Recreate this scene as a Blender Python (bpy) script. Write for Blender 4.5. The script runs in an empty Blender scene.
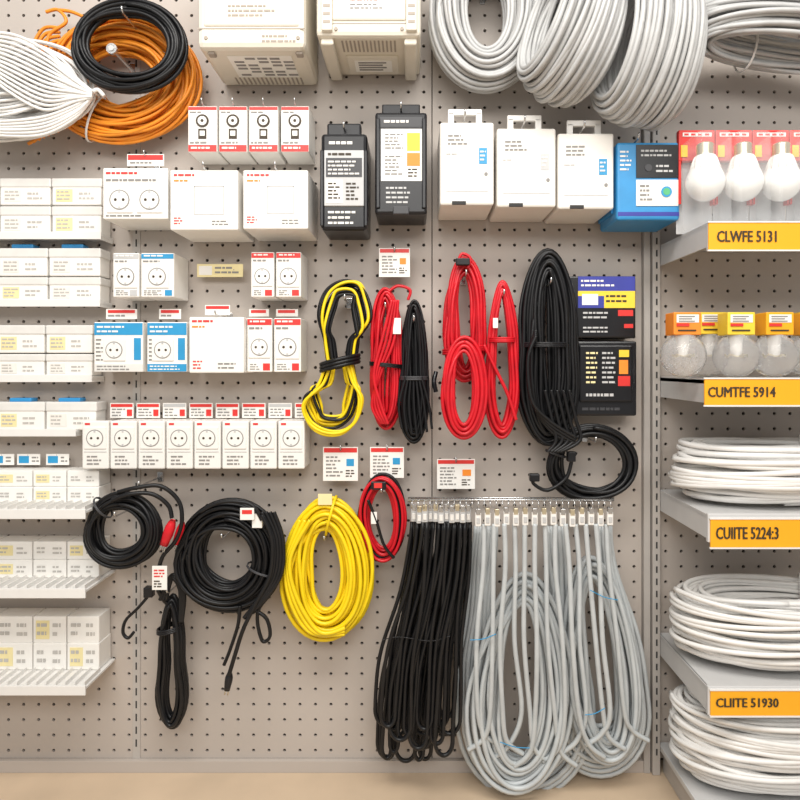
import bpy, bmesh, math, random
from mathutils import Vector, Matrix, Euler
random.seed(7)
S=0.0025; D=1.6; VX=415; VY=365; ZC=405*S
def X(px,d=0): return (px-VX)*S*(D-d)/D
def Z(py,d=0): return ZC+(VY-py)*S*(D-d)/D
def L(p,d=0): return p*S*(D-d)/D
def P(px,py,d): return Vector((X(px,d),-d,Z(py,d)))

# ---------------- materials ----------------
MATS={}
def mat(name,col,rough=0.5,metal=0.0,var=0.06,scale=25,bump=0.0,trans=0.0,ior=1.45,alpha=1.0,spec=0.5):
    if name in MATS: return MATS[name]
    m=bpy.data.materials.new(name); m.use_nodes=True
    nt=m.node_tree; b=nt.nodes['Principled BSDF']
    tc=nt.nodes.new('ShaderNodeTexCoord'); nz=nt.nodes.new('ShaderNodeTexNoise')
    nz.inputs['Scale'].default_value=scale; nz.inputs['Detail'].default_value=3
    nt.links.new(tc.outputs['Object'],nz.inputs['Vector'])
    rp=nt.nodes.new('ShaderNodeValToRGB')
    c1=[max(0,c*(1-var)) for c in col]+[1]; c2=[min(1,c*(1+var)) for c in col]+[1]
    rp.color_ramp.elements[0].color=c1; rp.color_ramp.elements[1].color=c2
    rp.color_ramp.elements[0].position=0.3; rp.color_ramp.elements[1].position=0.7
    nt.links.new(nz.outputs['Fac'],rp.inputs['Fac']); nt.links.new(rp.outputs['Color'],b.inputs['Base Color'])
    b.inputs['Roughness'].default_value=rough; b.inputs['Metallic'].default_value=metal
    b.inputs['Transmission Weight'].default_value=trans; b.inputs['IOR'].default_value=ior
    b.inputs['Alpha'].default_value=alpha; b.inputs['Specular IOR Level'].default_value=spec
    if bump>0:
        bp=nt.nodes.new('ShaderNodeBump'); bp.inputs['Strength'].default_value=bump; bp.inputs['Distance'].default_value=0.003
        n2=nt.nodes.new('ShaderNodeTexNoise'); n2.inputs['Scale'].default_value=scale*6
        nt.links.new(tc.outputs['Object'],n2.inputs['Vector'])
        nt.links.new(n2.outputs['Fac'],bp.inputs['Height']); nt.links.new(bp.outputs['Normal'],b.inputs['Normal'])
    MATS[name]=m; return m
M_peg=mat('pegboard_paint',(0.48,0.428,0.385),0.55,var=0.04,scale=2)
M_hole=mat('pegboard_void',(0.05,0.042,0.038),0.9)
M_post=mat('post_paint',(0.46,0.43,0.40),0.4,var=0.03)
M_slot=mat('slot_dark',(0.04,0.04,0.04),0.8)
M_shelf=mat('shelf_paint',(0.58,0.575,0.57),0.35,var=0.02)
M_shelfw=mat('shelf_white',(0.78,0.765,0.74),0.4,var=0.02)
M_floor=mat('floor_tile',(0.62,0.48,0.34),0.35,var=0.08,scale=6,bump=0.05)
M_chrome=mat('zinc_wire',(0.6,0.6,0.6),0.25,metal=0.9,var=0.03)
M_white=mat('white_plastic',(0.83,0.81,0.775),0.35,var=0.015)
M_card=mat('white_card',(0.81,0.78,0.73),0.5,var=0.02)
M_cardw=mat('white_bright_card',(0.86,0.84,0.80),0.45,var=0.02)
M_lid=mat('frosted_lid',(0.74,0.725,0.695),0.22,var=0.05)
M_beige=mat('beige_plastic',(0.73,0.68,0.585),0.42,var=0.02,bump=0.05)
M_beiged=mat('beige_dark',(0.36,0.31,0.26),0.5)
M_red=mat('red_print',(0.70,0.04,0.035),0.4)
M_redc=mat('red_cable_pvc',(0.60,0.010,0.02),0.33,var=0.15)
M_blk=mat('black_cable_pvc',(0.009,0.009,0.010),0.36,var=0.2,spec=0.4)
M_blkp=mat('black_plastic',(0.011,0.011,0.013),0.28,var=0.15,spec=0.45)
M_dgrey=mat('dark_grey_plastic',(0.05,0.05,0.055),0.4)
M_yelc=mat('yellow_cable_pvc',(0.90,0.66,0.010),0.35,var=0.08)
M_orgc=mat('orange_cable_pvc',(0.80,0.27,0.02),0.4,var=0.12)
M_gryc=mat('grey_cable_pvc',(0.48,0.48,0.475),0.35,var=0.08)
M_gryb=mat('bluegrey_cable_pvc',(0.51,0.54,0.55),0.33,var=0.07)
M_whtc=mat('white_cable_pvc',(0.80,0.785,0.76),0.35,var=0.04)
M_olab=mat('orange_label',(0.92,0.42,0.015),0.45,var=0.02)
M_ink=mat('ink',(0.05,0.035,0.02),0.6)
M_inkg=mat('grey_ink',(0.26,0.25,0.24),0.6)
M_inkl=mat('light_grey_ink',(0.50,0.48,0.45),0.6)
M_blue=mat('blue_print',(0.03,0.30,0.58),0.4)
M_bluep=mat('blue_plastic',(0.035,0.27,0.58),0.35)
M_navy=mat('navy_print',(0.04,0.05,0.32),0.4)
M_yel=mat('yellow_print',(0.88,0.62,0.05),0.45)
M_ylw=mat('pale_yellow_sticker',(0.85,0.74,0.40),0.5)
M_orgp=mat('orange_print',(0.88,0.27,0.03),0.45)
M_sil=mat('silver_label',(0.52,0.52,0.52),0.35)
M_glass=mat('clear_glass',(1,1,1),0.10,trans=0.82,ior=1.3,var=0,bump=0.7,scale=14)
M_blister=mat('clear_blister',(0.95,0.96,0.97),0.05,alpha=0.12,var=0)
M_bulb=mat('opal_bulb',(0.88,0.875,0.85),0.22,var=0.01)
M_brass=mat('brass_cap',(0.7,0.62,0.45),0.3,metal=0.8)
M_green=mat('green_print',(0.1,.45,.2))

# ---------------- builder ----------------
class B:
    def __init__(s): s.v=[]; s.f=[]; s.m=[]; s.sm=[]; s.mats=[]
    def mi(s,m):
        if m not in s.mats: s.mats.append(m)
        return s.mats.index(m)
    def add(s,vs,fs,m,smooth=False):
        o=len(s.v); k=s.mi(m)
        s.v.extend([tuple(v) for v in vs])
        for f in fs: s.f.append(tuple(i+o for i in f)); s.m.append(k); s.sm.append(smooth)
    def box(s,x0,x1,y0,y1,z0,z1,m,bev=0.0,seg=2,rot=None):
        if x0>x1:x0,x1=x1,x0
        if y0>y1:y0,y1=y1,y0
        if z0>z1:z0,z1=z1,z0
        c=Vector(((x0+x1)/2,(y0+y1)/2,(z0+z1)/2))
        if bev<=0 and rot is None:
            vs=[(x,y,z) for x in(x0,x1) for y in(y0,y1) for z in(z0,z1)]
            s.add(vs,[(0,1,3,2),(4,6,7,5),(0,4,5,1),(2,3,7,6),(0,2,6,4),(1,5,7,3)],m); return
        bm=bmesh.new(); bmesh.ops.create_cube(bm,size=1)
        for v in bm.verts: v.co=Vector((v.co.x*(x1-x0),v.co.y*(y1-y0),v.co.z*(z1-z0)))
        if bev>0: bmesh.ops.bevel(bm,geom=bm.edges[:],offset=min(bev,0.45*min(x1-x0,y1-y0,z1-z0)),segments=seg,affect='EDGES',profile=0.5)
        for v in bm.verts:
            q=v.co
            if rot is not None: q=rot@q
            v.co=q+c
        bm.verts.index_update()
        s.add([v.co for v in bm.verts],[[v.index for v in f.verts] for f in bm.faces],m,False)
        bm.free()
    def pbox(s,px0,py0,px1,py1,df,db,m,bev=0.002):
        s.box(X(px0,df),X(px1,df),-df,-db,Z(py1,df),Z(py0,df),m,bev)
    def lab(s,px0,py0,px1,py1,d,m,t=0.0008):
        s.box(X(px0,d),X(px1,d),-d-t,-d+0.0005,Z(py1,d),Z(py0,d),m)
    def lines(s,px0,py0,px1,py1,d,n,m,t=0.0011):
        h=(py1-py0)/n; W=px1-px0
        for i in range(n):
            w=W*random.uniform(0.6,1); x=0
            while x<w-0.8:
                ww=min(random.uniform(2,6.5),w-x)
                s.lab(px0+x,py0+i*h+h*0.22,px0+x+ww,py0+i*h+h*0.62,d,m,t); x+=ww+1.1
    def cyl(s,cx,cz,r,y0,y1,m,n=20,r2=None):
        r2=r if r2 is None else r2
        vs=[];
        for y,rr in((y0,r),(y1,r2)):
            for i in range(n):
                a=2*math.pi*i/n; vs.append((cx+rr*math.cos(a),y,cz+rr*math.sin(a)))
        fs=[(i,(i+1)%n,n+(i+1)%n,n+i) for i in range(n)]
        s.add(vs,fs,m,True); s.add(vs,[tuple(range(n)),tuple(range(2*n-1,n-1,-1))],m,False)
    def tube(s,pts,r,m,closed=False,n=6):
        N=len(pts)
        if N<2:return
        pts=[Vector(p) for p in pts]
        T=[]
        for i in range(N):
            a=pts[(i-1)%N] if (closed or i>0) else pts[i]
            b=pts[(i+1)%N] if (closed or i<N-1) else pts[i]
            t=b-a
            T.append(t.normalized() if t.length>1e-9 else Vector((0,0,1)))
        up=Vector((0,1,0)) if abs(T[0].y)<0.9 else Vector((1,0,0))
        u=(up-T[0]*up.dot(T[0])).normalized()
        vs=[]; cs=[(math.cos(2*math.pi*k/n),math.sin(2*math.pi*k/n)) for k in range(n)]
        for i in range(N):
            u=(u-T[i]*u.dot(T[i]))
            if u.length<1e-6: u=T[i].orthogonal()
            u.normalize(); w=T[i].cross(u)
            for c,sn in cs: vs.append(pts[i]+u*(r*c)+w*(r*sn))
        fs=[]
        R=N if closed else N-1
        for i in range(R):
            j=(i+1)%N
            for k in range(n):
                fs.append((i*n+k,i*n+(k+1)%n,j*n+(k+1)%n,j*n+k))
        if not closed:
            fs.append(tuple(range(n-1,-1,-1))); fs.append(tuple((N-1)*n+k for k in range(n)))
        s.add(vs,fs,m,True)
    def lathe(s,c,prof,m,n=24,smooth=True):
        vs=[]
        for r,z in prof:
            for k in range(n):
                a=2*math.pi*k/n; vs.append((c[0]+r*math.cos(a),c[1]+r*math.sin(a),c[2]+z))
        fs=[]
        for i in range(len(prof)-1):
            for k in range(n): fs.append((i*n+k,i*n+(k+1)%n,(i+1)*n+(k+1)%n,(i+1)*n+k))
        s.add(vs,fs,m,smooth)
    def text(s,t,cx,cz,y,w,h,m):
        cu=bpy.data.curves.new('t','FONT'); cu.body=t; cu.extrude=0; cu.resolution_u=2
        ob=bpy.data.objects.new('t',cu); bpy.context.scene.collection.objects.link(ob)
        dg=bpy.context.evaluated_depsgraph_get(); me=bpy.data.meshes.new_from_object(ob.evaluated_get(dg))
        vs=[v.co.copy() for v in me.vertices]; fs=[tuple(p.vertices) for p in me.polygons]
        bpy.data.objects.remove(ob); bpy.data.curves.remove(cu); bpy.data.meshes.remove(me)
        if not vs:return
        xs=[v.x for v in vs]; ys=[v.y for v in vs]
        sx=w/(max(xs)-min(xs)); sy=h/(max(ys)-min(ys)); mx=(max(xs)+min(xs))/2; my=(max(ys)+min(ys))/2
        for k,(ox,oz) in enumerate(((0,0),(0.0009,0),(-0.0009,0),(0,0.0005))):
            s.add([(cx+ox+(v.x-mx)*sx,y-0.00012*k,cz+oz+(v.y-my)*sy) for v in vs],fs,m)
    def ptext(s,t,px0,py0,px1,py1,d,m):
        s.text(t,X((px0+px1)/2,d),Z((py0+py1)/2,d),-d-0.0013,abs(L(px1-px0,d)),abs(L(py1-py0,d)),m)
    def hook(s,px,py,d0,up=0.012,r=0.0022):
        x=X(px,d0); z=Z(py,d0)
        s.tube([(x,-0.001,z),(x,-d0*0.5,z),(x,-d0,z),(x,-d0-0.006,z+up*0.4),(x,-d0-0.008,z+up)],r,M_chrome,n=8)
        s.box(x-0.007,x+0.007,-0.004,-0.0002,z-0.012,z+0.014,M_chrome,0.001)
    def done(s,name):
        if not s.v: return
        lo=[min(v[i] for v in s.v) for i in range(3)]; hi=[max(v[i] for v in s.v) for i in range(3)]
        c=[(lo[i]+hi[i])/2 for i in range(3)]
        me=bpy.data.meshes.new(name)
        me.from_pydata([(v[0]-c[0],v[1]-c[1],v[2]-c[2]) for v in s.v],[],s.f)
        for m in s.mats: me.materials.append(m)
        me.polygons.foreach_set('material_index',s.m); me.polygons.foreach_set('use_smooth',s.sm)
        me.update()
        ob=bpy.data.objects.new(name,me); ob.location=c
        bpy.context.scene.collection.objects.link(ob); return ob

# ---------------- cable coil ----------------
def packed(n,ra,rb,rnd):
    pts=[]
    for k in range(n):
        rr=math.sqrt((k+0.5)/n); a=k*2.39996+rnd.uniform(-.2,.2)
        pts.append((ra*rr*math.cos(a),rb*rr*math.sin(a)))
    pts.sort(key=lambda p:(round(p[1]/(rb*0.3+1e-6)),p[0]))
    return pts
def coil(b,c,a,bh,n,r,m,rs,axs,pinch=0.0,waist=0.0,rot=None,jit=0.0,seed=1,seg=44,alt=None,sides=6,ang0=0.0,drop=0.0):
    rnd=random.Random(seed); off=packed(n,rs,axs,rnd); rot=rot or Matrix.Identity(3)
    ph=[[rnd.uniform(0,6.28) for _ in range(4)] for _ in range(n+1)]
    def pt(k,f):
        th=2*math.pi*f+ang0
        o0=off[k]; o1=off[(k+1)%n] if k+1<n else off[k]
        q=max(0,(f-0.7)/0.3); q=q*q*(3-2*q)
        if alt: q=0
        ro=o0[0]*(1-q)+o1[0]*q; ax=o0[1]*(1-q)+o1[1]*q
        p0=ph[k]; p1=ph[min(k+1,n)]
        def wob(p,i,t): return math.sin(2*t+p[i])*0.6+math.sin(3*t+p[i]*1.7)*0.4
        ro+=jit*((1-q)*wob(p0,0,th)+q*wob(p1,0,th)); ax+=jit*0.7*((1-q)*wob(p0,1,th)+q*wob(p1,1,th))
        cs=math.cos(th); w=1-pinch*((1+cs)/2)**1.5
        x=(a+ro)*math.sin(th)*w; z=(bh+ro)*cs
        if waist: x*=1-waist*math.exp(-(cs/0.35)**2)
        z-=drop*(1-cs)*0.5*(1+ro/(rs+1e-6))
        return rot@Vector((x,ax,z))+Vector(c)
    if alt:
        for k in range(n):
            mm=alt[k%len(alt)]
            b.tube([pt(k,i/seg) for i in range(seg)],r,mm,True,sides)
    else:
        pts=[]
        for k in range(n):
            for i in range(seg): pts.append(pt(k,i/seg))
        pts.append(pt(n-1,1.0))
        b.tube(pts,r,m,False,sides)
    return pt
def tie(b,c,a,bh,th,rs,axs,m,pinch=0,waist=0,rot=None,r=0.0016):
    rot=rot or Matrix.Identity(3)
    cs=math.cos(th); w=1-pinch*((1+cs)/2)**1.5
    if waist: w*=1-waist*math.exp(-(cs/0.35)**2)
    ctr=Vector((a*math.sin(th)*w,0,bh*cs)); nrm=Vector((math.sin(th)/a,0,cs/bh)).normalized()
    for o in(-0.0012,0.0012):
        tg=Vector((-nrm.z,0,nrm.x))*o
        b.tube([rot@(ctr+tg+nrm*(rs*math.cos(t))+Vector((0,1,0))*(axs*math.sin(t)))+Vector(c) for t in [2*math.pi*i/20 for i in range(20)]],r,m,True,6)
def pcoil(name,cx,cy,rx,ry,d,n,r,m,rs,axs,ties=(),tm=None,hook=True,b=None,fin=True,**kw):
    b=b or B(); w=L(rs,d)
    c=P(cx,cy,d); a=L(rx,d)-w; bh=L(ry,d)-w
    coil(b,c,a,bh,n,r,m,w,axs,**kw)
    for t in ties: tie(b,c,a,bh,t,w+r*1.6,axs+r*1.6,tm or M_whtc,kw.get('pinch',0),kw.get('waist',0),kw.get('rot'))
    if hook: 
        dd=d+axs+0.012
        b.hook(VX+(X(cx,d))/(S*(D-dd)/D),VY-(c.z+bh-w-r-0.003-ZC)/(S*(D-dd)/D),dd)
    return b.done(name) if fin else b
def smooth_path(ctrl,n=14):
    C=[Vector(c) for c in ctrl]; out=[]
    for i in range(len(C)-1):
        p0=C[max(i-1,0)];p1=C[i];p2=C[i+1];p3=C[min(i+2,len(C)-1)]
        for k in range(n):
            t=k/n
            out.append(0.5*((2*p1)+(-p0+p2)*t+(2*p0-5*p1+4*p2-p3)*t*t+(-p0+3*p1-3*p2+p3)*t**3))
    out.append(C[-1]); return out
def ppath(l,d): return smooth_path([P(p[0],p[1],p[2] if len(p)>2 else d) for p in l])
def uloop(xtL,xtR,yt,xL,xR,yb,d,ph=0,amp=1.2,k=24,pw=0.75):
    ry=min((xR-xL)/2*1.15+4,(yb-yt)*0.4); yk=yb-ry; pts=[]
    for i in range(k+1):
        s=i/k; e=s**pw; e=e*e*(3-2*e)
        pts.append((xtL+(xL-xtL)*e+amp*math.sin(s*9+ph)*s*(1-s)*3,yt+(yk-yt)*s))
    c=(xL+xR)/2; rx=(xR-xL)/2
    for i in range(1,16):
        a=math.pi*i/16; pts.append((c-rx*math.cos(a),yk+ry*math.sin(a)))
    for i in range(k,-1,-1):
        s=i/k; e=s**pw; e=e*e*(3-2*e)
        pts.append((xtR+(xR-xtR)*e+amp*math.sin(s*8+ph+2)*s*(1-s)*3,yt+(yk-yt)*s))
    n=len(pts)
    return [P(x,y,d+0.006*math.sin(i/n*6.28+ph)) for i,(x,y) in enumerate(pts)]

# ---------------- room ----------------
def pegboard(x0,x1,z0,z1,pitch=0.0385,hr=0.0042):
    b=B(); nx=int(round((x1-x0)/pitch)); nz=int(round((z1-z0)/pitch)); px=(x1-x0)/nx; pz=(z1-z0)/nz
    vs=[];fs=[]
    O=[(1,0),(1,1),(0,1),(-1,1),(-1,0),(-1,-1),(0,-1),(1,-1)]
    for i in range(nx):
        for j in range(nz):
            cx=x0+(i+.5)*px; cz=z0+(j+.5)*pz; o=len(vs)
            for ox,oz in O: vs.append((cx+ox*px/2,0,cz+oz*pz/2))
            for k in range(8):
                a=k*math.pi/4; vs.append((cx+hr*math.cos(a),0,cz+hr*math.sin(a)))
            for k in range(8):
                a=k*math.pi/4; vs.append((cx+hr*math.cos(a),0.006,cz+hr*math.sin(a)))
            for k in range(8):
                q=(k+1)%8
                fs.append((o+k,o+q,o+8+q,o+8+k)); fs.append((o+8+k,o+8+q,o+16+q,o+16+k))
    b.add(vs,fs,M_peg)
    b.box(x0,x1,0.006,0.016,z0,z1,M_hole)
    b.box(x0,x1,0.016,0.04,z0,z1,M_peg)
    return b
seams=[-1.30,X(137),X(432),X(642)]
wb=B()
for q in [pegboard(seams[i]+0.0012,seams[i+1]-0.0012,0.03,2.25) for i in range(3)]+[pegboard(X(658),1.5,0.03,2.25)]:
    for k,mm in enumerate(q.mats):
        wb.add(q.v,[f for f,mi in zip(q.f,q.m) if mi==k],mm)
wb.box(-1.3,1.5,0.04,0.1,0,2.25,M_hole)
wb.done('wall_back')
b=B(); b.box(-2.2,2.4,-3.2,0.1,-0.05,0,M_floor); b.done('floor')
b=B(); b.box(-1.3,X(642),-0.012,0,0.0,0.03,M_peg,0.001); b.done('baseboard_back')
b=B()
b.box(X(133),X(140.5),-0.0025,0.0,0.03,2.25,M_post,0.0006)
z=0.06
while z<2.2:
    b.box(X(136),X(137.4),-0.0031,-0.001,z,z+0.018,M_slot); z+=0.032
b.done('trim_1')
b=B()
b.box(X(642),X(648.5),-0.014,0.04,0,2.25,M_post,0.0015); b.box(X(649.5),X(657),-0.022,0.04,0,2.25,M_post,0.0015)
b.box(X(648),X(650),-0.004,0.04,0,2.25,M_slot)
z=0.05
while z<2.2:
    b.box(X(652.6),X(654.2),-0.0226,-0.01,z,z+0.016,M_slot); z+=0.03
b.done('shelf_upright_post')

# ---------------- right shelving ----------------
SX0=X(657)+0.001; SX1=1.25; SD=0.27
def rshelf(zt,label,txt,t=0.012):
    b=B()
    b.box(SX0,SX1,-SD,-0.003,zt-t,zt,M_shelf,0.002)
    lip=0.058
    b.box(SX0,SX1,-SD-0.006,-SD+0.004,zt-lip,zt+0.002,M_shelf,0.002)
    vs=[]
    for x in(SX0,SX0+0.004):
        vs+= [(x,-0.003,zt),(x,-SD,zt),(x,-SD,zt-0.05),(x,-0.003,zt-0.05)]
    b.add(vs,[(0,1,2,3),(7,6,5,4),(0,4,5,1),(1,5,6,2),(2,6,7,3),(3,7,4,0)],M_shelf)
    d=SD+0.006
    x0=label[0]
    b.box(X(x0,d),SX1,-d-0.003,-d+0.001,Z(label[2],d),Z(label[1],d),M_olab,0.0008)
    b.box(X(x0,d)-0.002,SX1,-d-0.0045,-d,Z(label[1],d),Z(label[1],d)+0.003,M_shelfw)
    b.box(X(x0,d)-0.002,SX1,-d-0.0045,-d,Z(label[2],d)-0.003,Z(label[2],d),M_shelfw)
    b.ptext(txt,label[3],label[1]+8,label[4],label[2]-8,d+0.003,M_ink)
    return b.done('display_shelf')
ZS1=Z(223,SD); ZS2=Z(379,SD); ZS3=Z(514,SD); ZS4=Z(686,SD)
rshelf(ZS1,(708,223,250,717,776),'CLWFE 5131')
rshelf(ZS2,(704,379,405,708,775),'CUMTFE 5914')
rshelf(ZS3,(710,519,547,716,778),'CUIITE 5224:3')
rshelf(ZS4,(710,690,715,716,778),'CLIITE 51930')
b=B(); zt=0.072
b.box(SX0,SX1,-0.36,-0.003,zt-0.014,zt,M_shelf,0.002); b.box(SX0,SX1,-0.365,-0.352,zt-0.03,zt+0.012,M_shelf,0.002)
b.box(SX0+0.01,SX1,-0.34,-0.01,0,zt-0.014,M_post,0.002); b.done('base_shelf')

RX=Matrix.Rotation(math.radians(90),3,'X')
def flatcoil(zt,n,r,h,seed,a=0.165,bd=0.085,cx=0.795,d=0.142,jit=0.005,rs=0.042,tilt=0):
    b=B(); c=Vector((cx,-d,zt+h/2+r*1.3+jit))
    rot=Matrix.Rotation(math.radians(tilt),3,'Y')@RX
    coil(b,c,a,bd,n,r,M_whtc,rs,h/2,rot=rot,jit=jit,seed=seed,seg=56)
    rnd=random.Random(seed+5)
    for k in range(7):
        zz=zt+h*(0.35+0.6*rnd.random()); A=a+rs*0.95; Bd=bd+rs*0.98; t0=rnd.uniform(2.6,3.2); t1=rnd.uniform(5.6,6.4); dz=rnd.uniform(-.4,.4)*h
        b.tube([(cx+A*math.cos(t),-d+Bd*math.sin(t),min(zt+h+.008,max(zt+r*1.3,zz+dz*((t-t0)/(t1-t0)-.5)))) for t in [t0+(t1-t0)*i/28 for i in range(29)]],r,M_whtc)
    tie(b,c,a,bd,2.35,rs*1.15,h/2*1.12,M_whtc,rot=rot,r=.002)
    return b.done('white_cable_coil')
flatcoil(ZS3,50,0.0064,0.125,31)
flatcoil(ZS4,66,0.0057,0.152,32)
flatcoil(0.076,76,0.0058,0.19,33)

def bulbpack(px,w):
    b=B(); d=0.20; r=L(18.5,d); cx=X(px,d); zc=Z(183,d)
    z0=ZS1+0.001; top=Z(124,d)
    b.box(cx-w/2,cx+w/2,-0.150,-0.148,z0,top,M_sil,0.0008)
    b.box(cx-w/2,cx+w/2,-0.165,-0.1505,Z(156,d),top,M_red,0.002)
    b.box(cx-w/2,cx-w*.44,-0.165,-0.1505,Z(200,d),Z(156,d),M_red); b.box(cx+w*.44,cx+w/2,-0.165,-0.1505,Z(200,d),Z(156,d),M_red)
    b.box(cx-w*0.40,cx+w*0.40,-0.1665,-0.164,Z(131,d),Z(127,d),M_cardw)
    for k in range(4): b.box(cx-w*0.36+k*w*.19,cx-w*0.36+k*w*.19+w*.12,-0.1672,-0.166,Z(130,d),Z(128,d),M_red)
    b.box(cx-w*0.45,cx-w*0.27,-0.1672,-0.164,Z(152,d),Z(140,d),M_yel); b.box(cx+w*0.28,cx+w*0.42,-0.1672,-0.164,Z(146,d),Z(140,d),M_cardw)
    prof=[(0.0,-r*1.02)]
    for i in range(1,12):
        a=-math.pi/2+i*(math.pi*0.62)/11; prof.append((r*math.cos(a),r*math.sin(a)*1.02))
    prof+=[(r*0.74,r*0.76),(r*0.60,r*1.1),(r*0.52,r*1.4)]
    yc=-0.205
    b.lathe((cx,yc,zc),prof,M_bulb,28)
    for k in range(14):
        a=2*math.pi*k/14
        b.tube([(cx+r*0.80*math.cos(a),yc+r*0.80*math.sin(a),zc+r*0.62),(cx+r*0.55*math.cos(a),yc+r*0.55*math.sin(a),zc+r*1.34)],0.0013,M_white,n=5)
    p2=[(r*0.5,r*1.4)]
    for i in range(9): p2.append((r*(0.40+0.05*(i%2)),r*(1.42+i*0.08)))
    p2+=[(r*0.2,r*2.15),(0,r*2.2)]
    b.lathe((cx,yc,zc),p2,M_brass,20)
    b.box(cx-w*0.47,cx+w*0.47,-0.205-r-0.010,-0.1655,z0,Z(138,d),M_blister,0.012,3)
    return b.done('light_bulb_blister_pack')
for px in (704,742,780,818): bulbpack(px,L(37,0.2))
def glassbulb(px,d,tint):
    b=B(); r=L(22,d); cx=X(px,d); zb=ZS2+0.001; zc=zb+r*1.02
    prof=[(0.0,-r*1.01)]
    for i in range(1,15):
        a=-math.pi/2+i*(math.pi*0.80)/14; prof.append((r*math.cos(a),r*math.sin(a)))
    prof+=[(r*0.48,r*0.95),(r*0.42,r*1.15)]
    b.lathe((cx,-d,zc),prof,M_glass,32)
    b.lathe((cx,-d,zc),[(r*0.16,-r*0.0),(r*0.2,r*0.3),(r*0.26,r*0.8),(r*0.36,r*1.05)],M_white,14)
    b.tube([(cx+r*0.35*math.sin(t),-d+r*0.35*math.cos(t),zc+r*0.05*math.sin(5*t)) for t in [i*0.35 for i in range(18)]],0.0012,M_brass,True,5)
    b.lathe((cx,-d,zc),[(r*0.44,r*1.08)]+[(r*(0.40+0.05*(i%2)),r*(1.12+i*0.08)) for i in range(9)]+[(0,r*1.85)],M_brass,20)
    zt=Z(313,d); s=r*0.62
    b.box(cx-s,cx+s,-d-s*0.8,-d+s*0.8,zc+r*0.92,zt,tint,0.002)
    y0=-d-s*0.8
    b.box(cx-s*0.8,cx+s*0.8,y0-.001,y0+.003,zt-0.022,zt-0.005,M_cardw)
    b.box(cx-s*0.8,cx+s*0.1,y0-.002,y0+.003,zt-0.030,zt-0.024,M_red)
    for k in range(3): b.box(cx-s*0.65,cx+s*(0.5-.2*(k%2)),y0-.002,y0+.003,zt-0.010-k*.005,zt-0.008-k*.005,M_inkg)
    b.box(cx-s*0.7,cx+s*0.6,y0-.002,y0+.003,zt-0.040,zt-0.037,M_ink)
    return b.done('clear_light_bulb')
for px,d,t in((683,0.225,M_orgp),(708,0.155,M_yel),(736,0.225,M_yel),(774,0.225,M_olab),(813,0.225,M_olab),(806,0.14,M_yel)): glassbulb(px,d,t)

# ---------------- left shelves with small boxes ----------------
def lbox(b,px0,py0,px1,py1,df,db):
    h=py1-py0; w=px1-px0
    b.pbox(px0,py0+h*0.28,px1,py1,df,db,M_cardw,0.003)
    b.pbox(px0-0.6,py0,px1+0.6,py0+h*0.34,df+0.002,db,M_lid,0.003)
    b.lab(px0+4,py0+h*0.42,px0+w*0.42,py0+h*0.88,df,M_ylw if random.random()<.5 else M_card)
    b.lines(px0+5,py0+h*0.45,px0+w*.4,py0+h*0.85,df+.0006,3,M_inkl)
    b.lines(px0+w*0.55,py0+h*0.5,px1-6,py0+h*0.85,df,2,M_inkl)
def lstack(rows,cols,df,shelf,blue=(),send=None):
    for (a,c) in cols:
        b=B()
        for (y0,y1) in rows: lbox(b,a,y0,c,y1,df,0.004)
        if a in blue: b.pbox(a+12,rows[0][0]-4,a+34,rows[0][0]+0.3,df-0.01,df-0.04,M_bluep,0.003)
        b.done('small_parts_box')
    b=B(); z=Z(rows[-1][1],df)-0.0006; e=X(send or cols[-1][1]+2,df)
    b.box(-1.1,e,-shelf,-0.002,z-0.007,z,M_shelfw,0.001)
    b.box(-1.1,e,-shelf-0.003,-shelf,z-0.014,z+0.004,M_shelfw,0.001)
    b.box(e-.004,e-.001,-shelf,-0.002,z-0.014,z-0.006,M_shelfw)
    b.done('small_parts_shelf')
DF=0.055
lstack([(178,205),(206,234)],[(-54,-2),(0,50),(52,101)],DF,DF+.008)
lstack([(248,276),(277,301)],[(-54,-2),(-1,47),(49,100)],DF,DF+.008,blue=(-1,49))
lstack([(325,353),(354,376)],[(-54,-4),(-3,44),(46,92)],DF,DF+.008)
lstack([(402,430)],[(-54,-4),(-3,44),(46,96)],DF,DF+.008,blue=(-3,46),send=78)
def lowshelf(yt,ym,yb,seed):
    df=0.065; rnd=random.Random(seed)
    b=B(); z=Z(yb,df)-0.0008; xr=X(103,df); fd=.145
    b.box(-1.1,xr,-fd,-0.002,z-0.006,z,M_shelfw,0.001)
    b.box(-1.1,xr,-fd-.003,-fd+.002,z-0.018,z+0.004,M_shelfw,0.001)
    x=xr-0.004
    while x>-1.05:
        b.box(x-0.0015,x,-fd+.003,-0.07,z,z+0.010,M_shelfw); x-=0.022
    b.done('small_parts_tray')
    for a,c in((-40,-7),(-6,32),(33,66),(67,99)):
        b=B(); hgt=(yb-yt)/2
        for j in range(2):
            y1=yb-j*hgt; y0=y1-hgt+0.5; dfj=df-0.004*j
            b.pbox(a,y0,c,y1,dfj,0.004,M_cardw,0.002)
            if rnd.random()<.6: b.lab(a+3,y0+4,a+(c-a)*0.5,y1-4,dfj,M_ylw)
            b.lines(a+4,y0+5,a+(c-a)*.45,y1-5,dfj+.0006,2,M_inkl)
            b.lines(a+(c-a)*0.6,y0+5,c-4,y1-4,dfj,2,M_inkl)
        b.done('small_parts_box')
lowshelf(470,480,503,1); lowshelf(541,552,578,2); lowshelf(616,645,670,3)
for px in(2,28,57):
    b=B(); b.pbox(px-11,454,px+12,465,0.03,0.028,M_cardw,0.0005); b.lab(px-9,456,px+1,463,0.03,M_blue); b.lines(px+4,456,px+11,463,0.03,2,M_inkg)
    b.tube([P(px,455,0.0),P(px,455,0.03)],0.0015,M_chrome); b.done('price_tag')

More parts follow.
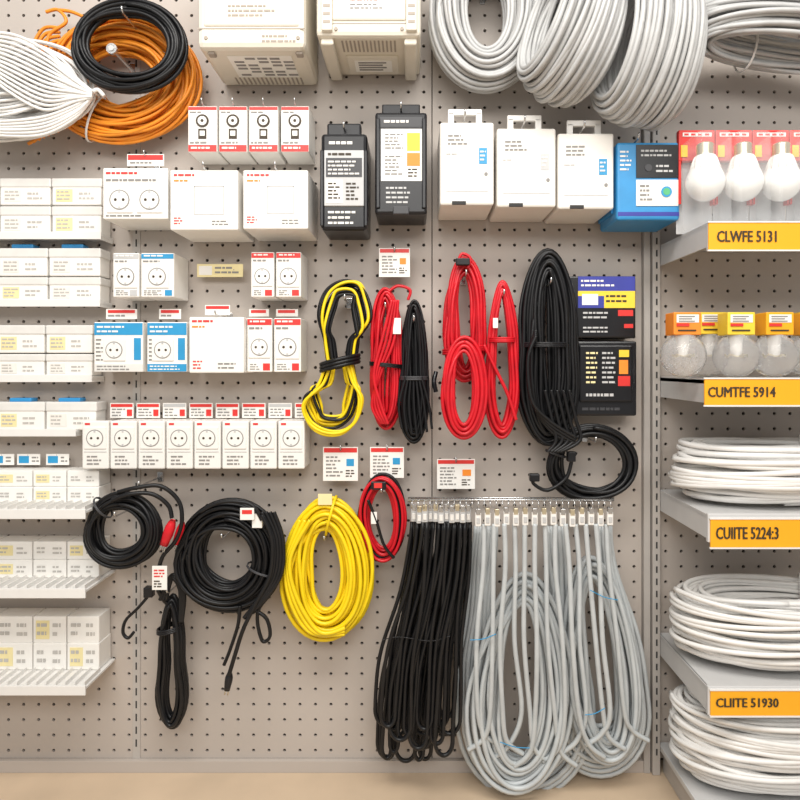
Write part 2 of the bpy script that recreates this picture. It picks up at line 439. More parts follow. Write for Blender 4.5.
# ---------------- beige equipment boxes ----------------
b=B(); df=0.2
b.pbox(197,-75,305,48,df,0.004,M_beige,0.012)
z=Z(48,df)
b.pbox(203,-66,299,26,df+0.003,df-0.01,M_beige,0.004)
b.lines(228,4,275,18,df+0.003,3,M_beiged)
b.lab(197.5,28,304.5,29.2,df,M_beiged)
x0=X(222,df);x1=X(288,df)
b.box(x0,x1,-0.165,-0.06,z-0.0012,z+0.001,M_cardw)
for k in range(6):
    for j in range(5):
        if (k*3+j)%4: b.box(x0+0.01+j*.028,x0+0.01+j*.028+.022,-0.158+k*0.016,-0.150+k*0.016,z-0.002,z,M_inkg)
for k in range(16): b.box(X(216,df)+k*0.0105,X(216,df)+k*0.0105+0.004,-0.056,-0.02,z-0.001,z+0.001,M_beiged)
for xx in(X(205,df),X(294,df)): b.box(xx,xx+0.016,-0.185,-0.165,z-0.006,z+0.001,M_beiged,0.003)
b.lines(262,34,296,44,df,2,M_beiged)
for xx in(206,298): b.cyl(X(xx,df),Z(38,df),0.004,-df-0.002,-df,M_beiged,14)
b.done('electrical_enclosure_box')
b=B()
b.pbox(316,-75,421,36,df,0.004,M_beige,0.010); z=Z(36,df)
b.pbox(332,-60,406,20,df+0.004,df-0.01,M_beige,0.004)
b.lab(346,-8,392,11,df+0.004,M_cardw); b.lines(350,-6,386,2,df+0.0045,2,M_red); b.lines(350,3,388,10,df+.0045,2,M_inkg)
for xx in(321,406): 
    b.pbox(xx,-30,xx+11,30,df+0.010,df-0.01,M_beige,0.003)
    for k in range(6): b.lab(xx+2,-20+k*8,xx+9,-17+k*8,df+.010,M_beiged)
for k in range(14): b.box(X(340,df)+k*0.009,X(340,df)+k*0.009+0.004,-0.18,-0.13,z-0.001,z+0.001,M_beiged)
b.box(X(342,df),X(397,df),-0.115,-0.03,z-0.006,z+0.001,M_beige,0.003)
b.box(X(350,df),X(390,df),-0.10,-0.045,z-0.0075,z-0.005,M_cardw)
for k in range(4): b.box(X(354,df),X(384-4*(k%2),df),-0.095+k*.012,-0.090+k*.012,z-0.0085,z-0.007,M_inkg)
for xx in(X(320,df),X(404,df)): b.box(xx,xx+0.028,-0.19,-0.01,z-0.014,z+0.001,M_beige,0.004)
b.lab(326,23,412,24,df,M_beiged)
for xx in(336,402): b.cyl(X(xx,df),Z(29,df),0.004,-df-0.003,-df,M_beiged,14)
b.done('electrical_equipment_case')

# ---------------- socket packs ----------------
def socket(b,px,py,s,d):
    cx=X(px,d); cz=Z(py,d); w=L(s,d)
    b.box(cx-w/2,cx+w/2,-d-0.0025,-d+0.001,cz-w/2,cz+w/2,M_white,0.0015)
    n=20; R=w*0.36
    b.cyl(cx,cz,R*1.08,-d-0.0032,-d-0.001,M_inkg,n); b.cyl(cx,cz,R*0.96,-d-0.0036,-d-0.001,M_white,n)
    for s2 in(-1,1): b.cyl(cx+s2*R*0.42,cz,R*0.16,-d-0.0041,-d-0.003,M_ink,8)
    b.box(cx-R*0.12,cx+R*0.12,-d-0.0041,-d-0.003,cz+R*0.72,cz+R*0.98,M_sil); b.box(cx-R*0.12,cx+R*0.12,-d-0.0041,-d-0.003,cz-R*0.98,cz-R*0.72,M_sil)
def sockpack(px0,py0,px1,py1,d,top=M_red,nm='wall_socket_pack',n=1):
    b=B(); h=py1-py0
    b.pbox(px0,py0,px1,py1,d,0.004,M_cardw,0.002)
    b.lab(px0+0.5,py0+1,px1-0.5,py0+h*0.13,d,top)
    b.lines(px0+3,py0+h*0.03,px1-5,py0+h*0.11,d+0.0006,1,M_cardw)
    b.lines(px0+2,py0+h*0.15,px1-6,py0+h*0.24,d,1,M_inkg)
    for i in range(n):
        w=(px1-px0)/n; socket(b,px0+w*(i+.5),py0+h*0.54,min(w*0.88,h*0.52),d)
    b.lines(px0+3,py0+h*0.84,px1-11,py0+h*0.97,d,3,M_inkg)
    b.lab(px1-9,py0+h*0.84,px1-2,py0+h*0.97,d,top)
    return b.done(nm)
for a,c in((188,217),(219,247),(249,278),(281,309)):
    b=B(); d=0.10
    b.pbox(a,106,c,152,d,0.004,M_cardw,0.002); b.lab(a+.5,107,c-.5,110,d,M_red)
    m=(a+c)/2; b.lab(a+6,114,c-6,141,d,M_lid); b.cyl(X(m,d),Z(121,d),L(6.5,d),-d-0.0022,-d,M_ink,18); b.cyl(X(m,d),Z(121,d),L(4.5,d),-d-0.003,-d,M_cardw,18); b.cyl(X(m,d),Z(121,d),L(1.6,d),-d-0.0036,-d,M_ink,12)
    b.lab(m-4,129,m+4,139,d,M_ink,0.0018); b.lab(m-2.5,131,m+2.5,136,d,M_cardw,0.0022)
    b.lab(a+.5,145,c-.5,151.5,d,M_red); b.lines(a+3,146,c-4,150.5,d+0.0006,1,M_cardw); b.lines(a+2,111,a+14,114,d,1,M_inkg); b.lines(a+2,141,c-3,145,d,1,M_inkg)
    b.hook(m,104,0.105,r=.0016); b.done('wall_switch_pack')
b=B(); d=0.13; b.pbox(103,168,168,219,d,0.004,M_cardw,0.002)
b.pbox(127,154,164,166,0.072,0.07,M_cardw,0.0005); b.lab(128,155,163,160,.072,M_red); b.lines(130,161,160,165,.072,1,M_inkg); b.hook(145,156,.074,r=.0016)
socket(b,120,200,26,d); socket(b,150,200,26,d); b.lines(106,171,140,176,d,1,M_red); b.lines(106,178,160,183,d,1,M_inkg); b.lines(106,214,160,218,d,1,M_inkg)
b.done('double_socket_box')
for (a,c,y0,y1) in((170,238,170,230),(243,308,170,229)):
    b=B(); d=0.15; b.pbox(a,y0,c,y1,d,0.004,M_cardw,0.003)
    b.lines(a+4,y0+3,a+30,y0+8,d,1,M_red); b.lines(a+4,y0+9,a+22,y0+13,d,1,M_orgp); b.lines(a+4,y1-13,a+14,y1-5,d,3,M_red)
    b.lines(c-26,y1-10,c-5,y1-4,d,2,M_inkg)
    for q in((a+24,y0+16,c-14,y0+16.8),(a+24,y1-16,c-14,y1-15.2),(a+24,y0+16,a+24.8,y1-16),(c-14.8,y0+16,c-14,y1-16)): b.lab(*q,d,M_sil)
    b.hook((a+c)/2,y0-2,0.153); b.done('switch_box')
for a,c,t in((113,139,M_sil),(141,174,M_blue)): sockpack(a,253,c,297,0.10,t)
for a,c in((251,274),(276,301)): sockpack(a,252,c,297,0.10,M_red)
b=B(); b.pbox(197,264,243,277,0.03,0.028,M_ylw,0.0005); b.lab(199,266,212,275,0.03,M_cardw); b.lines(215,266,240,275,0.03,2,M_inkg); b.tube([P(206,270,0),P(206,270,0.03)],0.002,M_chrome); b.tube([P(234,270,0),P(234,270,0.03)],0.002,M_chrome); b.done('price_tag')
for a,c in((94,143),(147,187)):
    b=B(); d=0.09; b.pbox(a,322,c,372,d,0.004,M_cardw,0.002); b.lab(a+.5,323,c-.5,335,d,M_blue); b.lines(a+3,325,c-12,334,d+.0006,2,M_cardw)
    socket(b,(a+c)/2-4,350,22,d); b.lab(a+.5,364,c-.5,371.5,d,M_blue if a>100 else M_lid); b.lines(a+3,365,c-6,371,d+.0006,2,M_cardw if a>100 else M_inkg)
    b.lab(c-9,338,c-2,360,d,M_blue); b.lines(a+2,338,a+10,362,d,6,M_inkg); b.pbox(a+12,309,c-6,319,0.06,0.058,M_cardw,0.0005); b.lab(a+14,310,c-8,313,0.06,M_red); b.lines(a+14,314,c-9,318,.06,1,M_inkg); b.tube([P(a+20,312,0),P(a+20,312,.06)],.0015,M_chrome); b.done('blue_socket_box')
b=B(); d=0.11; b.pbox(189,317,244,373,d,0.004,M_cardw,0.003); b.lines(192,319,220,324,d,1,M_red); b.lines(192,325,210,329,d,1,M_orgp); b.lines(193,360,205,370,d,3,M_red); b.lines(218,362,240,370,d,2,M_inkg); b.pbox(205,305,230,315,.06,.058,M_cardw,.0005); b.lab(206,306,229,309,.06,M_red); b.hook(216,315,0.112); b.done('switch_box')
for a,c in((247,272),(274,301)):
    sockpack(a,318,c,372,0.09,M_red)
    b=B(); b.pbox(a+2,309,c-3,316.5,0.05,0.048,M_cardw,.0005); b.lab(a+4,310,c-6,313,0.05,M_red); b.tube([P(a+10,311,0),P(a+10,311,.05)],.0015,M_chrome); b.done('price_tag')
for i in range(8):
    a=82+i*28; c=a+26.6; d=0.085
    b=B(); b.pbox(a,421,c,469,d,0.062 if i==0 else 0.004,M_white,0.003); socket(b,(a+c)/2,438,22,d)
    if i==0: b.tube([P(108,424,.001),P(104,424,.07)],.002,M_chrome)
    b.lines(a+5,455,c-5,466,d,3,M_inkg); b.lab(a+2,451.5,c-2,452.2,d,M_sil); b.lab(a+3,423,a+8,425,d,M_red); b.done('wall_socket')
    a2=110+i*26.4
    b=B(); b.pbox(a2,403,a2+23.5,418,0.03,0.028,M_cardw,.0005); b.lab(a2+1,404,a2+22.5,407,.03,M_red if i%4!=2 else M_sil); b.lines(a2+2,408,a2+16,417,.03,3,M_inkg); b.lab(a2+17,409.5,a2+22,416,.0305,M_red)
    b.tube([P(a2+12,405,0),P(a2+12,405,.03)],.0015,M_chrome); b.done('price_tag')

# ---------------- black packages ----------------
b=B(); d=0.13
b.pbox(321,133,367,230,d,0.004,M_blkp,0.008); b.pbox(327,123,361,136,d-0.02,d-0.05,M_blkp,0.004)
b.pbox(324,150,364,206,d+0.004,d-.01,M_sil,0.002); b.lines(329,140,355,147,d+.0005,1,M_cardw)
b.lab(326,158,362,177,d+.004,M_dgrey); b.lines(328,152,358,157,d+.0044,1,M_ink); b.lines(328,160,360,176,d+.005,4,M_cardw)
b.lab(326,180,343,203,d+.004,M_cardw); b.lines(328,182,341,200,d+.0046,5,M_ink); b.lines(346,182,360,201,d+.0044,5,M_ink)
b.lines(328,210,360,226,d+.0005,3,M_cardw)
for sx in (321,365): b.pbox(sx-1,150,sx+2.5,226,d+.006,d-.02,M_blkp,.002)
b.hook(344,128,.13); b.done('black_tool_package')
b=B(); d=0.13
b.pbox(375,112,427,214,d,0.004,M_blkp,0.006); b.pbox(382,104,420,116,d-.02,d-.04,M_blkp,.003)
for sx in (376,422): b.pbox(sx,118,sx+4,208,d+.006,d-.01,M_blkp,.002)
b.lab(380,117,422,127,d,M_dgrey); b.lines(384,119,412,125,d+.0006,1,M_cardw)
b.lab(381,129,422,181,d,M_cardw); b.lines(385,133,404,150,d+.0005,5,M_inkg); b.lab(407,133,420,151,d+.0005,M_yel); b.lab(407,153,420,166,d+.0005,M_orgp); b.lines(385,155,404,176,d+.0005,6,M_inkg); b.lines(408,168,419,178,d+.0005,3,M_ink)
b.lines(386,186,416,205,d+.0005,4,M_sil); b.pbox(393,206,409,214,d+.006,d-.01,M_dgrey,.002); b.hook(401,108,.135); b.done('black_tool_case')
for a,c,y0,y1,ins in((440,494,122,205,M_blue),(497,556,128,207,M_sil),(558,614,133,209,M_blue)):
    b=B(); d=0.16
    b.pbox(a,y0,c,y1,d,0.004,M_card,0.005)
    m=(a+c)/2
    b.pbox(m-19,y0-9,m-13,y0+2,d-.02,d-.03,M_white,.001); b.pbox(m+9,y0-9,m+15,y0+2,d-.02,d-.03,M_white,.001); b.pbox(m-19,y0-13,m+15,y0-7,d-.02,d-.03,M_white,.002)
    b.lines(a+8,y0+12,m+2,y0+24,d,3,M_inkg); b.lab(c-15,y0+26,c-7,y0+42,d,ins); b.lines(c-14,y0+28,c-8,y0+40,d+.0006,3,M_cardw)
    b.lines(a+6,y0+30,a+20,y0+34,d,1,M_sil); b.cyl(X(c-8,d),Z(y0+52,d),.004,-d-.0012,-d,M_inkg,14)
    b.pbox(a+12,y1-4,a+26,y1-0.5,d+.001,d-.02,M_slot,.0005); b.lab(a+6,y1-14,c-6,y1-13.3,d,M_sil)
    b.hook(m-2,y0-6,.17); b.done('white_hanging_box')
b=B(); d=0.16
b.pbox(617,142,680,220,d,0.024,M_bluep,.006); b.pbox(611,150,617.5,214,d-.03,.025,M_bluep,.002)
b.lab(636,145,678,178,d,M_blkp,.002); b.lines(641,149,672,158,d+.002,2,M_sil); b.cyl(X(648,d),Z(168,d),.008,-d-.0035,-d,M_dgrey,16); b.lines(656,164,674,174,d+.002,2,M_sil)
b.lab(636,180,678,206,d,M_card,.002); b.lines(640,184,654,202,d+.002,4,M_inkg); b.cyl(X(666,d),Z(192,d),.012,-d-.004,-d,M_blue,18); b.cyl(X(666,d),Z(192,d),.008,-d-.0045,-d,M_green,18)
b.lines(620,150,632,172,d,5,M_cardw); b.lab(618,212,679,216,d,M_navy); b.hook(638,139,.165); b.done('blue_equipment_box')
b=B(); d=0.075
b.pbox(563,276,636,338,d,.004,M_blkp,.004); b.lab(578,276.5,635,291,d,M_navy); b.lab(578,291,635,308,d,M_yel); b.lab(578,296,604,308,d+.0005,M_navy); b.lines(581,279,618,288,d+.0005,2,M_cardw)
b.lab(582,294,598,305,d+.001,M_cardw); b.lines(606,294,630,304,d+.0005,2,M_ink); b.lab(618,310,633,316,d+.0005,M_red); b.lines(583,311,610,320,d+.0005,2,M_sil); b.lab(624,324,633,328,d,M_red); b.lines(583,326,612,334,d,2,M_sil); b.lines(565,282,575,330,d,7,M_dgrey); b.done('battery_package')
b=B(); b.pbox(575,341,637,416,d,.004,M_blkp,.005); b.pbox(580,345,633,402,d+.006,d-.01,M_blkp,.004)
b.lines(586,351,598,385,d+.006,7,M_ylw); b.lines(602,351,616,385,d+.006,7,M_sil); b.lab(619,360,628,374,d+.006,M_orgp); b.lab(618,376,630,386,d+.006,M_red); b.lab(619,350,629,357,d+.006,M_yel)
b.lines(586,392,625,399,d+.006,1,M_sil); b.lines(582,406,630,413,d,1,M_dgrey); b.done('charger_package')

# ---------------- price tags ----------------
def tag(px0,py0,px1,py1,d=.05,kind=0):
    b=B(); b.pbox(px0,py0,px1,py1,d,d-.002,M_cardw,.0006); h=py1-py0
    b.lab(px0+1,py0+1,px1-1,py0+h*.16,d,M_red if kind!=2 else M_sil)
    b.lines(px0+3,py0+h*.25,px1-(px1-px0)*.4,py0+h*.9,d,6,M_inkg); b.lab(px1-(px1-px0)*.33,py0+h*.35,px1-4,py0+h*.56,d,M_blue if kind else M_orgp); b.lines(px1-(px1-px0)*.35,py0+h*.66,px1-3,py0+h*.9,d,3,M_ink)
    m=(px0+px1)/2
    b.tube([P(m,py0+3,0),P(m,py0+3,d+.004),P(m,py0-2,d+.006)],.0017,M_chrome)
    b.done('price_tag')
tag(379,248,410,277); tag(323,447,358,481,kind=1); tag(370,447,404,478,kind=1); tag(437,459,475,489)

# ---------------- cable coils ----------------
pcoil('orange_cable_coil',122,79,77,66,.06,44,.0042,M_orgc,21,.026,jit=.008,seed=3,ties=(3.6,))
b=B()
for k in range(7):
    b.tube(ppath([(60,28+k*4),(42+k,30+k*6),(30+k*2,60+k*5),(40+k*2,100+k*3),(66,128)],.05+.004*k),.0040,M_orgc)
    b.tube(ppath([(28+k*5,144-k*2),(50,132-k*3),(80,124-k),(110,128)],.07),.0040,M_orgc)
b.tube(ppath([(46,12),(58,10),(66,22),(50,34),(46,50)],.06),.004,M_orgc)
b.tube(ppath([(58,10),(72,12),(88,20),(92,30)],.06),.004,M_orgc)
b.done('loose_orange_cable')
pcoil('black_cable_coil',129,46,57,47,.125,22,.0047,M_blk,9,.018,jit=.003,seed=4)
b=B(); x=X(113,.15); z=Z(50,.15); b.cyl(x,z,.012,-.158,-.150,M_chrome,24); b.cyl(x,z,.004,-.15,-.001,M_chrome,12); b.cyl(x,z,.006,-.160,-.156,M_sil,16); b.done('peg_hook')
pcoil('white_cable_coil',6,90,90,52,.10,50,.0036,M_whtc,28,.03,jit=.010,seed=5,ties=(1.62,),hook=True)
b=B()
for k in range(14):
    b.tube(ppath([(-30,34+k*2),(10,34+k*4.5),(45,50+k*4.6),(75,77+k*1.9),(92,91+k*.5)],.135+.002*(k%3)),.0036,M_whtc)
for k in range(6):
    b.tube(ppath([(-30,132-k*2),(10,136-k*3),(45,134-k*3.5),(75,118-k*2.5),(92,98-k*.6)],.13+.002*(k%3)),.0036,M_whtc)
b.tube(ppath([(80,94),(92,92),(98,90),(104,96)],.13),.005,M_whtc)
b.done('white_cable_strands')
def ROT(yaw,roll,pitch=0): return Matrix.Rotation(math.radians(roll),3,'Y')@Matrix.Rotation(math.radians(pitch),3,'X')@Matrix.Rotation(math.radians(yaw),3,'Z')
pcoil('grey_cable_coil',486,14,58,78,.085,70,.0056,M_gryc,20,.055,jit=.002,seed=6)
pcoil('grey_cable_coil',571,32,50,71,.20,90,.0058,M_gryc,16,.076,jit=.003,seed=7,rot=ROT(-68,18),hook=False)
pcoil('grey_cable_coil',646,48,52,78,.20,96,.0058,M_gryc,16,.086,jit=.003,seed=8,rot=ROT(-72,8),hook=False)
b=B(); c=P(786,34,.15); R4=Matrix.Rotation(math.radians(7),3,'Y')@Matrix.Rotation(math.radians(74),3,'X')
coil(b,c,.185,.055,64,.0056,M_gryc,.034,.052,rot=R4,jit=.005,seed=9)
tie(b,c,.185,.055,3.5,.044,.060,M_whtc,rot=R4)
b.tube([(c.x+.02,-.001,c.z+.04),(c.x+.02,-.24,c.z+.055)],.003,M_chrome)
b.done('grey_cable_coil')
b=B()
for px,py,dd in((571,-12,.26),(647,-8,.26)):
    x=X(px,dd); z=Z(py,dd); b.tube([(x,-.001,z),(x,-dd,z),(x,-dd-.004,z+.02)],.003,M_chrome,n=8)
b.done('peg_hook')

def hank(name,cx,cy,rx,ry,d,n,r,m,rs,axs,**kw):
    return pcoil(name,cx,cy,rx,ry,d,n,r,m,rs,axs,fin=False,**kw)
def midband(b,px,py,w,h,d,m,tilt=0,dep=.02):
    c=P(px,py,d); a=L(w,d)/2
    for k in range(3):
        zz=(k-1)*L(h,d)/3
        b.tube([(c.x+a*math.cos(t),c.y+dep*math.sin(t),c.z+zz+a*math.cos(t)*tilt) for t in [2*math.pi*i/22 for i in range(22)]],L(h,d)/5,m,True,6)
b=B(); rnd=random.Random(77); cxw,cyw=339,362
for k in range(16):
    f=rnd.random(); g=rnd.uniform(-4,4)
    wl=cxw-14+rnd.uniform(0,10); wr=cxw+14-rnd.uniform(0,10)
    xl=301+f*15+rnd.uniform(-2,2); xr=363-f*13+rnd.uniform(-3,3); yb=435-f*20+rnd.uniform(-2,2); xm=(xl+xr)/2+g
    dd=.045+.05*k/16
    b.tube(smooth_path([P(wl,cyw,dd),P(wl-8+f*5,cyw+22,dd),P(xl+1,yb-30,dd+.004),P(xl+6,yb-11,dd),P(xm-10,yb-1,dd),P(xm+8,yb-1,dd),P(xr-5,yb-13,dd),P(xr,yb-34,dd+.004),P(wr+6-f*4,cyw+20,dd),P(wr,cyw,dd)],8),.0040,M_blk if k%3==1 else M_yelc)
    f=rnd.random()
    xl=320+f*9+rnd.uniform(-2,2); xr=369-f*12+rnd.uniform(-2,2); yt=281+f*14; xm=(xl+xr)/2+3+rnd.uniform(-3,3)
    b.tube(smooth_path([P(wl+2,cyw,dd),P(wl-1,cyw-22,dd),P(xl,yt+34,dd+.004),P(xl+6,yt+12,dd),P(xm-7,yt+1,dd),P(xm+8,yt+1,dd),P(xr-4,yt+14,dd),P(xr,yt+38,dd+.004),P(wr+6,cyw-22,dd),P(wr+3,cyw,dd)],8),.0040,M_yelc if k%4==2 else M_blk)
midband(b,340,363,38,10,.068,M_blk,.25,.046); b.hook(345,300,.10); b.done('yellow_black_cable_hank')
b=hank('',386,358,20,70,.055,16,.0042,M_redc,9,.02,pinch=.15,waist=.15,jit=.005,seed=12); midband(b,386,365,32,4,.06,M_blk,-.1,.03)
b.pbox(393,318,401,334,.088,.086,M_cardw,.0005); b.tube(ppath([(388,292),(398,286),(410,290),(408,300)],.07),.004,M_redc)
for k in range(4): b.tube(ppath([(398-k*2,300),(394-k*4,340),(380-k*2,375),(372+k*3,405),(382+k*2,424)],.082+.003*k),.0042,M_redc)
b.done('red_cable_hank')
b=hank('',414,372,19,71,.07,18,.0036,M_blk,9,.018,pinch=.35,waist=.1,jit=.005,seed=13)
midband(b,414,378,26,4,.075,M_dgrey,0,.026)
for k in range(7): b.tube(ppath([(406+k*2.5,376),(399+k*5,405),(402+k*5,438-abs(k-3)*3)],.095),.0034,M_blk)
b.done('black_cable_hank')
b=hank('',465,320,24,62,.06,18,.0048,M_redc,8,.02,pinch=.1,waist=.1,jit=.004,seed=14)
b.tube(ppath([(458,262),(462,254),(470,258),(468,268)],.09),.004,M_redc); b.pbox(456,258,470,265,.1,.085,M_blk,.002); midband(b,465,350,44,6,.065,M_redc,.1,.03); b.done('red_cable_hank')
b=hank('',464,388,23,50,.115,14,.0048,M_redc,7,.014,pinch=.0,jit=.003,seed=15,hook=False); b.done('red_cable_hank')
b=hank('',502,359,20,78,.075,14,.0048,M_redc,6,.018,pinch=.45,waist=.1,jit=.004,seed=16)
b.tube(ppath([(484,345),(496,370),(508,395),(516,420)],.10),.0045,M_redc); midband(b,502,340,26,5,.08,M_redc,0,.026)
b.pbox(493,318,498,328,.102,.1,M_cardw,.0004); b.done('red_cable_hank')
b=hank('',547,348,36,100,.07,42,.0048,M_blk,17,.028,pinch=.15,waist=.12,jit=.005,seed=17); midband(b,545,345,48,5,.075,M_blkp,0,.04)
for k in range(5): b.tube(ppath([(545+k*6,390),(552+k*6,420),(556+k*6,440),(548+k*3,452)],.115),.0045,M_blk)
for k in range(4): b.tube(ppath([(536,330+k*2),(528,360),(532,400),(550,430-k*3),(575,446-k*3)],.112+.003*k),.0045,M_blk)
b.tube(ppath([(436,372,.05),(434,382,.06),(436,392,.06)],.06),.006,M_blkp)
b.done('black_cable_hank')
pcoil('black_cable_coil',592,463,45,40,.07,13,.0050,M_blk,7,.014,jit=.005,seed=18,ties=(5.0,),tm=M_dgrey)
b=B(); b.tube(ppath([(533,476),(534,484),(548,490),(566,478),(572,460),(576,452)],.09),.0046,M_blk); b.pbox(530,474,540,482,.098,.08,M_blkp,.003); b.pbox(568,452,576,462,.10,.08,M_blkp,.002); b.done('plug_lead')

# lower row
def plug(b,p0,p1,r,m,tip=M_chrome):
    a=Vector(p0); q=Vector(p1); v=(q-a)
    pts=[a+v*t for t in(0,.12,.3,.55,.8,1)]; rs=[r*.5,r*.75,r,r,r*.85,r*.8]
    u=v.normalized(); w=u.cross(Vector((0,1,0))).normalized(); yv=Vector((0,1,0)); n=12; vs=[]
    for p,rr in zip(pts,rs):
        for k in range(n): t=2*math.pi*k/n; vs.append(p+w*rr*math.cos(t)+yv*rr*math.sin(t))
    fs=[(i*n+k,i*n+(k+1)%n,(i+1)*n+(k+1)%n,(i+1)*n+k) for i in range(5) for k in range(n)]+[tuple(range(n)),tuple(range(5*n,6*n))]
    b.add(vs,fs,m,True)
    for s in(-1,1): b.tube([q+w*s*r*.4,q+w*s*r*.4+u*r*1.3],r*.16,tip)
pcoil('black_cable_coil',122,530,39,38,.105,18,.0046,M_blk,9,.018,jit=.004,seed=20,ties=(5.6,),tm=M_dgrey)
b=B(); b.tube(ppath([(118,492,.125),(135,488,.13),(160,486,.12),(178,500,.11),(182,520,.11),(176,540,.11),(163,556,.11),(158,572,.10)],.08),.0052,M_blk)
b.tube(ppath([(112,500,.13),(130,494,.13),(152,494,.12),(168,505,.11),(172,518,.11)],.08),.0052,M_blk)
plug(b,P(173,520,.12),P(164,545,.12),.012,M_redc); plug(b,P(183,522,.105),P(175,544,.105),.009,M_redc)
b.pbox(152,566,167,590,.115,.113,M_cardw,.0005); b.lines(154,569,165,578,.115,3,M_red); b.lines(154,580,165,588,.115,3,M_ink)
b.hook(140,486,.12)
b.done('extension_lead_red_plug')
b=hank('',172,662,20,66,.06,12,.0052,M_blk,7,.018,pinch=.5,waist=.25,jit=.005,seed=21,hook=False)
b.tube(ppath([(158,590,.08),(164,600,.07),(170,606,.065)],.07),.005,M_blk)
b.tube(ppath([(150,594),(138,608),(126,620),(123,632),(128,638),(134,632)],.06),.004,M_blk); midband(b,170,628,24,5,.06,M_blkp,.2,.028)
for k in range(3): b.tube(ppath([(160+k*3,600),(172,575+k*2),(184-k*2,590),(182-k,622)],.075),.0048,M_blk)
b.pbox(143,588,152,598,.07,.05,M_blkp,.002); b.hook(168,593,.08); b.done('black_cable_hank')
b=pcoil('',228,556,54,56,.07,36,.0048,M_blk,15,.032,jit=.005,seed=22,fin=False,ties=(1.9,),tm=M_dgrey)
for k in range(4): b.tube(ppath([(262+k*4,512),(274+k*3,540),(272+k*3,575),(256+k*2,602),(244,618)],.112),.0048,M_blk)
b.tube(ppath([(262,515),(272,540),(270,575),(255,605),(243,630),(235,655),(229,675)],.115),.0052,M_blk)
b.tube(ppath([(276,520),(282,550),(276,585),(258,612),(262,640),(270,636),(266,618),(250,608)],.10),.0044,M_blk)
b.tube(ppath([(240,606),(238,625),(230,650),(224,665)],.1),.0044,M_blk)
plug(b,P(230,672,.11),P(227,690,.11),.009,M_blkp,M_brass)
b.pbox(240,508,254,520,.118,.116,M_cardw,.0005); b.lab(242,510,252,514,.118,M_red); b.pbox(252,514,262,528,.11,.10,M_cardw,.0005)
b.tube(ppath([(200,512),(222,502),(250,504),(262,520)],.11),.0045,M_blk)
b.done('black_cable_coil')
b=pcoil('',327,569,49,71,.065,30,.0052,M_yelc,17,.03,jit=.005,seed=23,fin=False,ties=(0.15,),tm=M_yelc,pinch=.12)
b.pbox(318,494,332,505,.09,.087,M_ylw,.0005)
for k in range(3): b.tube(ppath([(300+k*5,520),(286+k*2,560),(290+k*4,600),(310+k*5,632),(345,634-k*3)],.098+.003*k),.0052,M_yelc)
b.done('yellow_cable_coil')
b=pcoil('',382,518,25,44,.055,12,.0042,M_redc,7,.014,jit=.004,seed=24,fin=False,alt=[M_redc,M_redc,M_blk])
b.tube(ppath([(368,500),(376,520),(384,545),(394,558)],.08),.004,M_blk); b.pbox(371,482,386,490,.085,.07,M_blkp,.002); b.lab(374,483,382,488,.086,M_red); b.pbox(371,512,377,524,.083,.081,M_cardw,.0005); b.done('red_black_cable_coil')

# ------------- bottom bundles -------------
rnd=random.Random(5)
b=B()
b.tube([P(408,500,.16),P(614,500,.16)],.0028,M_chrome); b.tube([P(408,498,.02),P(614,498,.02)],.0028,M_chrome)
for px in(410,475,545,612): b.tube([P(px,499,0),(X(px,.16),-.16,Z(500,.16))],.0028,M_chrome)
for i in range(34):
    px=412+i*6; b.tube([(X(px,.16),-.162,Z(500,.16)),(X(px,.16),-.166,Z(504,.16)),(X(px,.16),-.164,Z(508,.16))],.0014,M_chrome)
b.done('hanging_rail')
def connector(b,px,py,d,blk):
    x=X(px,d); z=Z(py,d); k=rnd.uniform(-.003,.003); z+=k
    b.box(x-.0068,x+.0068,-d-.006,-d+.006,z-.024,z+.006,M_white if not blk else M_sil,.002)
    b.box(x-.005,x+.005,-d-.007,-d+.005,z+.002,z+.016,M_brass if rnd.random()<.5 else M_chrome,.001)
    b.box(x-.004,x+.004,-d-.0075,-d,z-.018,z-.004,M_sil if not blk else M_white,.001)
b=B()
for i in range(33):
    t=(i%11)/10; lay=i//11; xt=414+t*54; d=.06+.036*lay+rnd.uniform(-.01,.01)
    xb=385+t*62+rnd.uniform(-4,4); w=rnd.uniform(4,11); yb=rnd.uniform(724,764)-14*abs(t-.35)
    b.tube(uloop(xt-2,xt+2,522,xb-w,xb+w,yb,d,ph=rnd.uniform(0,6),amp=2.4,pw=.9),.0049,M_blk)
    if lay==2: connector(b,xt,512,d,True)
b.tube(ppath([(382,640),(400,637),(430,641),(450,636)],.14),.0010,M_blkp)
b.done('black_cable_bundle')
b=B(); R=.0059
for i in range(9):
    t=i/8
    b.tube(uloop(476+t*20,556-t*8,526,458+t*34+rnd.uniform(-2,2),592-t*32+rnd.uniform(-2,2),798-t*40,.06+.004*(i%3),ph=rnd.uniform(0,6),amp=2.5,pw=.8),R,M_gryb)
for i in range(11):
    t=i/10
    b.tube(uloop(552+t*10,610-t*10,526,552+t*26+rnd.uniform(-2,2),649-t*30+rnd.uniform(-2,2),776-t*50,.055+.006*(i%4),ph=rnd.uniform(0,6),amp=2.5,pw=.9),R,M_gryb)
def oval(cx,cy,rx,ry,d,n,rs,seed,lean):
    c=P(cx,cy,d); w=L(rs,d)
    coil(b,c,L(rx,d)-w,L(ry,d)-w,n,R,M_gryb,w,.022,jit=.007,seed=seed,seg=52,pinch=.30,rot=Matrix.Rotation(math.radians(lean),3,'Y'))
oval(520,682,58,112,.115,15,19,51,3)
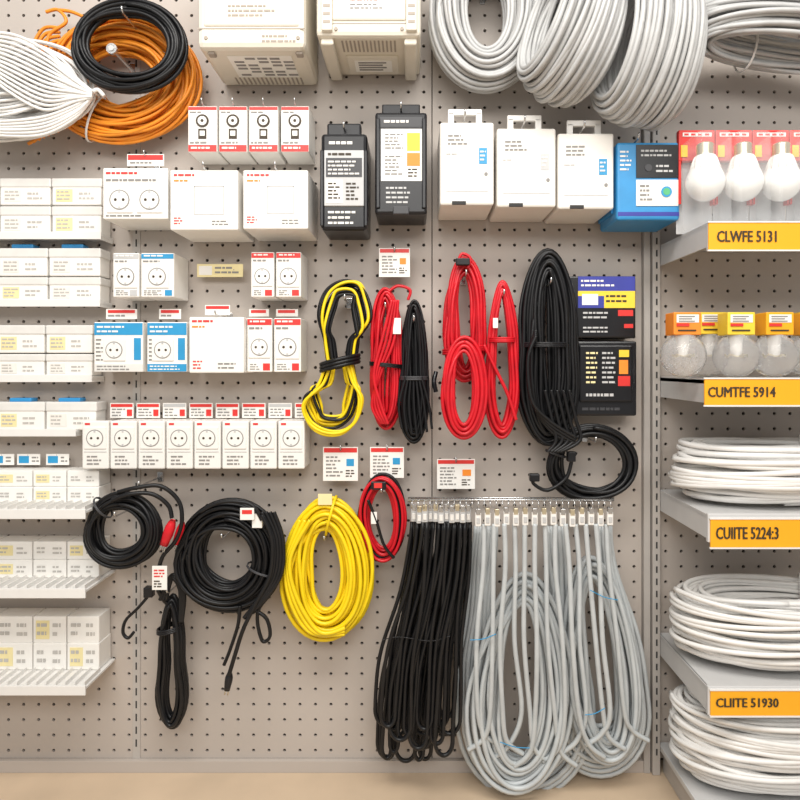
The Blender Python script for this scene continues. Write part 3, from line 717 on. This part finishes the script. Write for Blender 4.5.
oval(600,660,46,108,.10,13,15,52,-6)
for i in range(13):
    t=i/12; xt=484+t*122; xb=476+t*150+rnd.uniform(-5,5)
    dd=.145+.005*(i%3)
    side=-1 if i%2 else 1
    b.tube(ppath([(xt,524,dd),(xt+(xb-xt)*.2+rnd.uniform(-2,2),570,dd),(xt+(xb-xt)*.6+rnd.uniform(-4,4),640,dd),(xb+rnd.uniform(-4,4),710,dd-.01),(xb+side*8,752-abs(t-.45)*40,dd-.02),(xb+side*24,768-abs(t-.45)*50,dd-.03)],dd),R,M_gryb)
for i in range(15): connector(b,478+i*9.4,515,.15,False)
for (x0,y0,x1,y1) in((470,640,496,634),(590,590,618,600),(500,742,530,748),(585,715,605,708)):
    b.tube(ppath([(x0,y0),((x0+x1)/2,(y0+y1)/2+2),(x1,y1)],.165),.0010,M_blue)
b.done('grey_cable_bundle')

# ---------------- lights ----------------
def area(name,loc,rot,sx,sy,e,col=(1,1,1)):
    l=bpy.data.lights.new(name,'AREA'); l.shape='RECTANGLE'; l.size=sx; l.size_y=sy; l.energy=e; l.color=col
    o=bpy.data.objects.new(name,l); o.location=loc; o.rotation_euler=[math.radians(a) for a in rot]; bpy.context.scene.collection.objects.link(o)
area('ceiling_light',(0,-1.6,2.9),(28,0,0),2.6,0.6,64,(1,.97,.92))
area('ceiling_light',(0,-3.0,2.3),(64,0,0),3.0,0.8,52,(1,.975,.935))
w=bpy.data.worlds.new('World'); bpy.context.scene.world=w; w.use_nodes=True
w.node_tree.nodes['Background'].inputs[0].default_value=(1,.98,.95,1); w.node_tree.nodes['Background'].inputs[1].default_value=0.42
cam=bpy.data.cameras.new('camera'); cam.sensor_width=36; cam.lens=36*D/(800*S); cam.shift_x=-(VX-400)/800; cam.shift_y=-(400-VY)/800
co=bpy.data.objects.new('camera',cam); co.location=(0,-D,ZC); co.rotation_euler=(math.pi/2,0,0)
bpy.context.scene.collection.objects.link(co); bpy.context.scene.camera=co
bpy.context.scene.view_settings.view_transform='Standard'
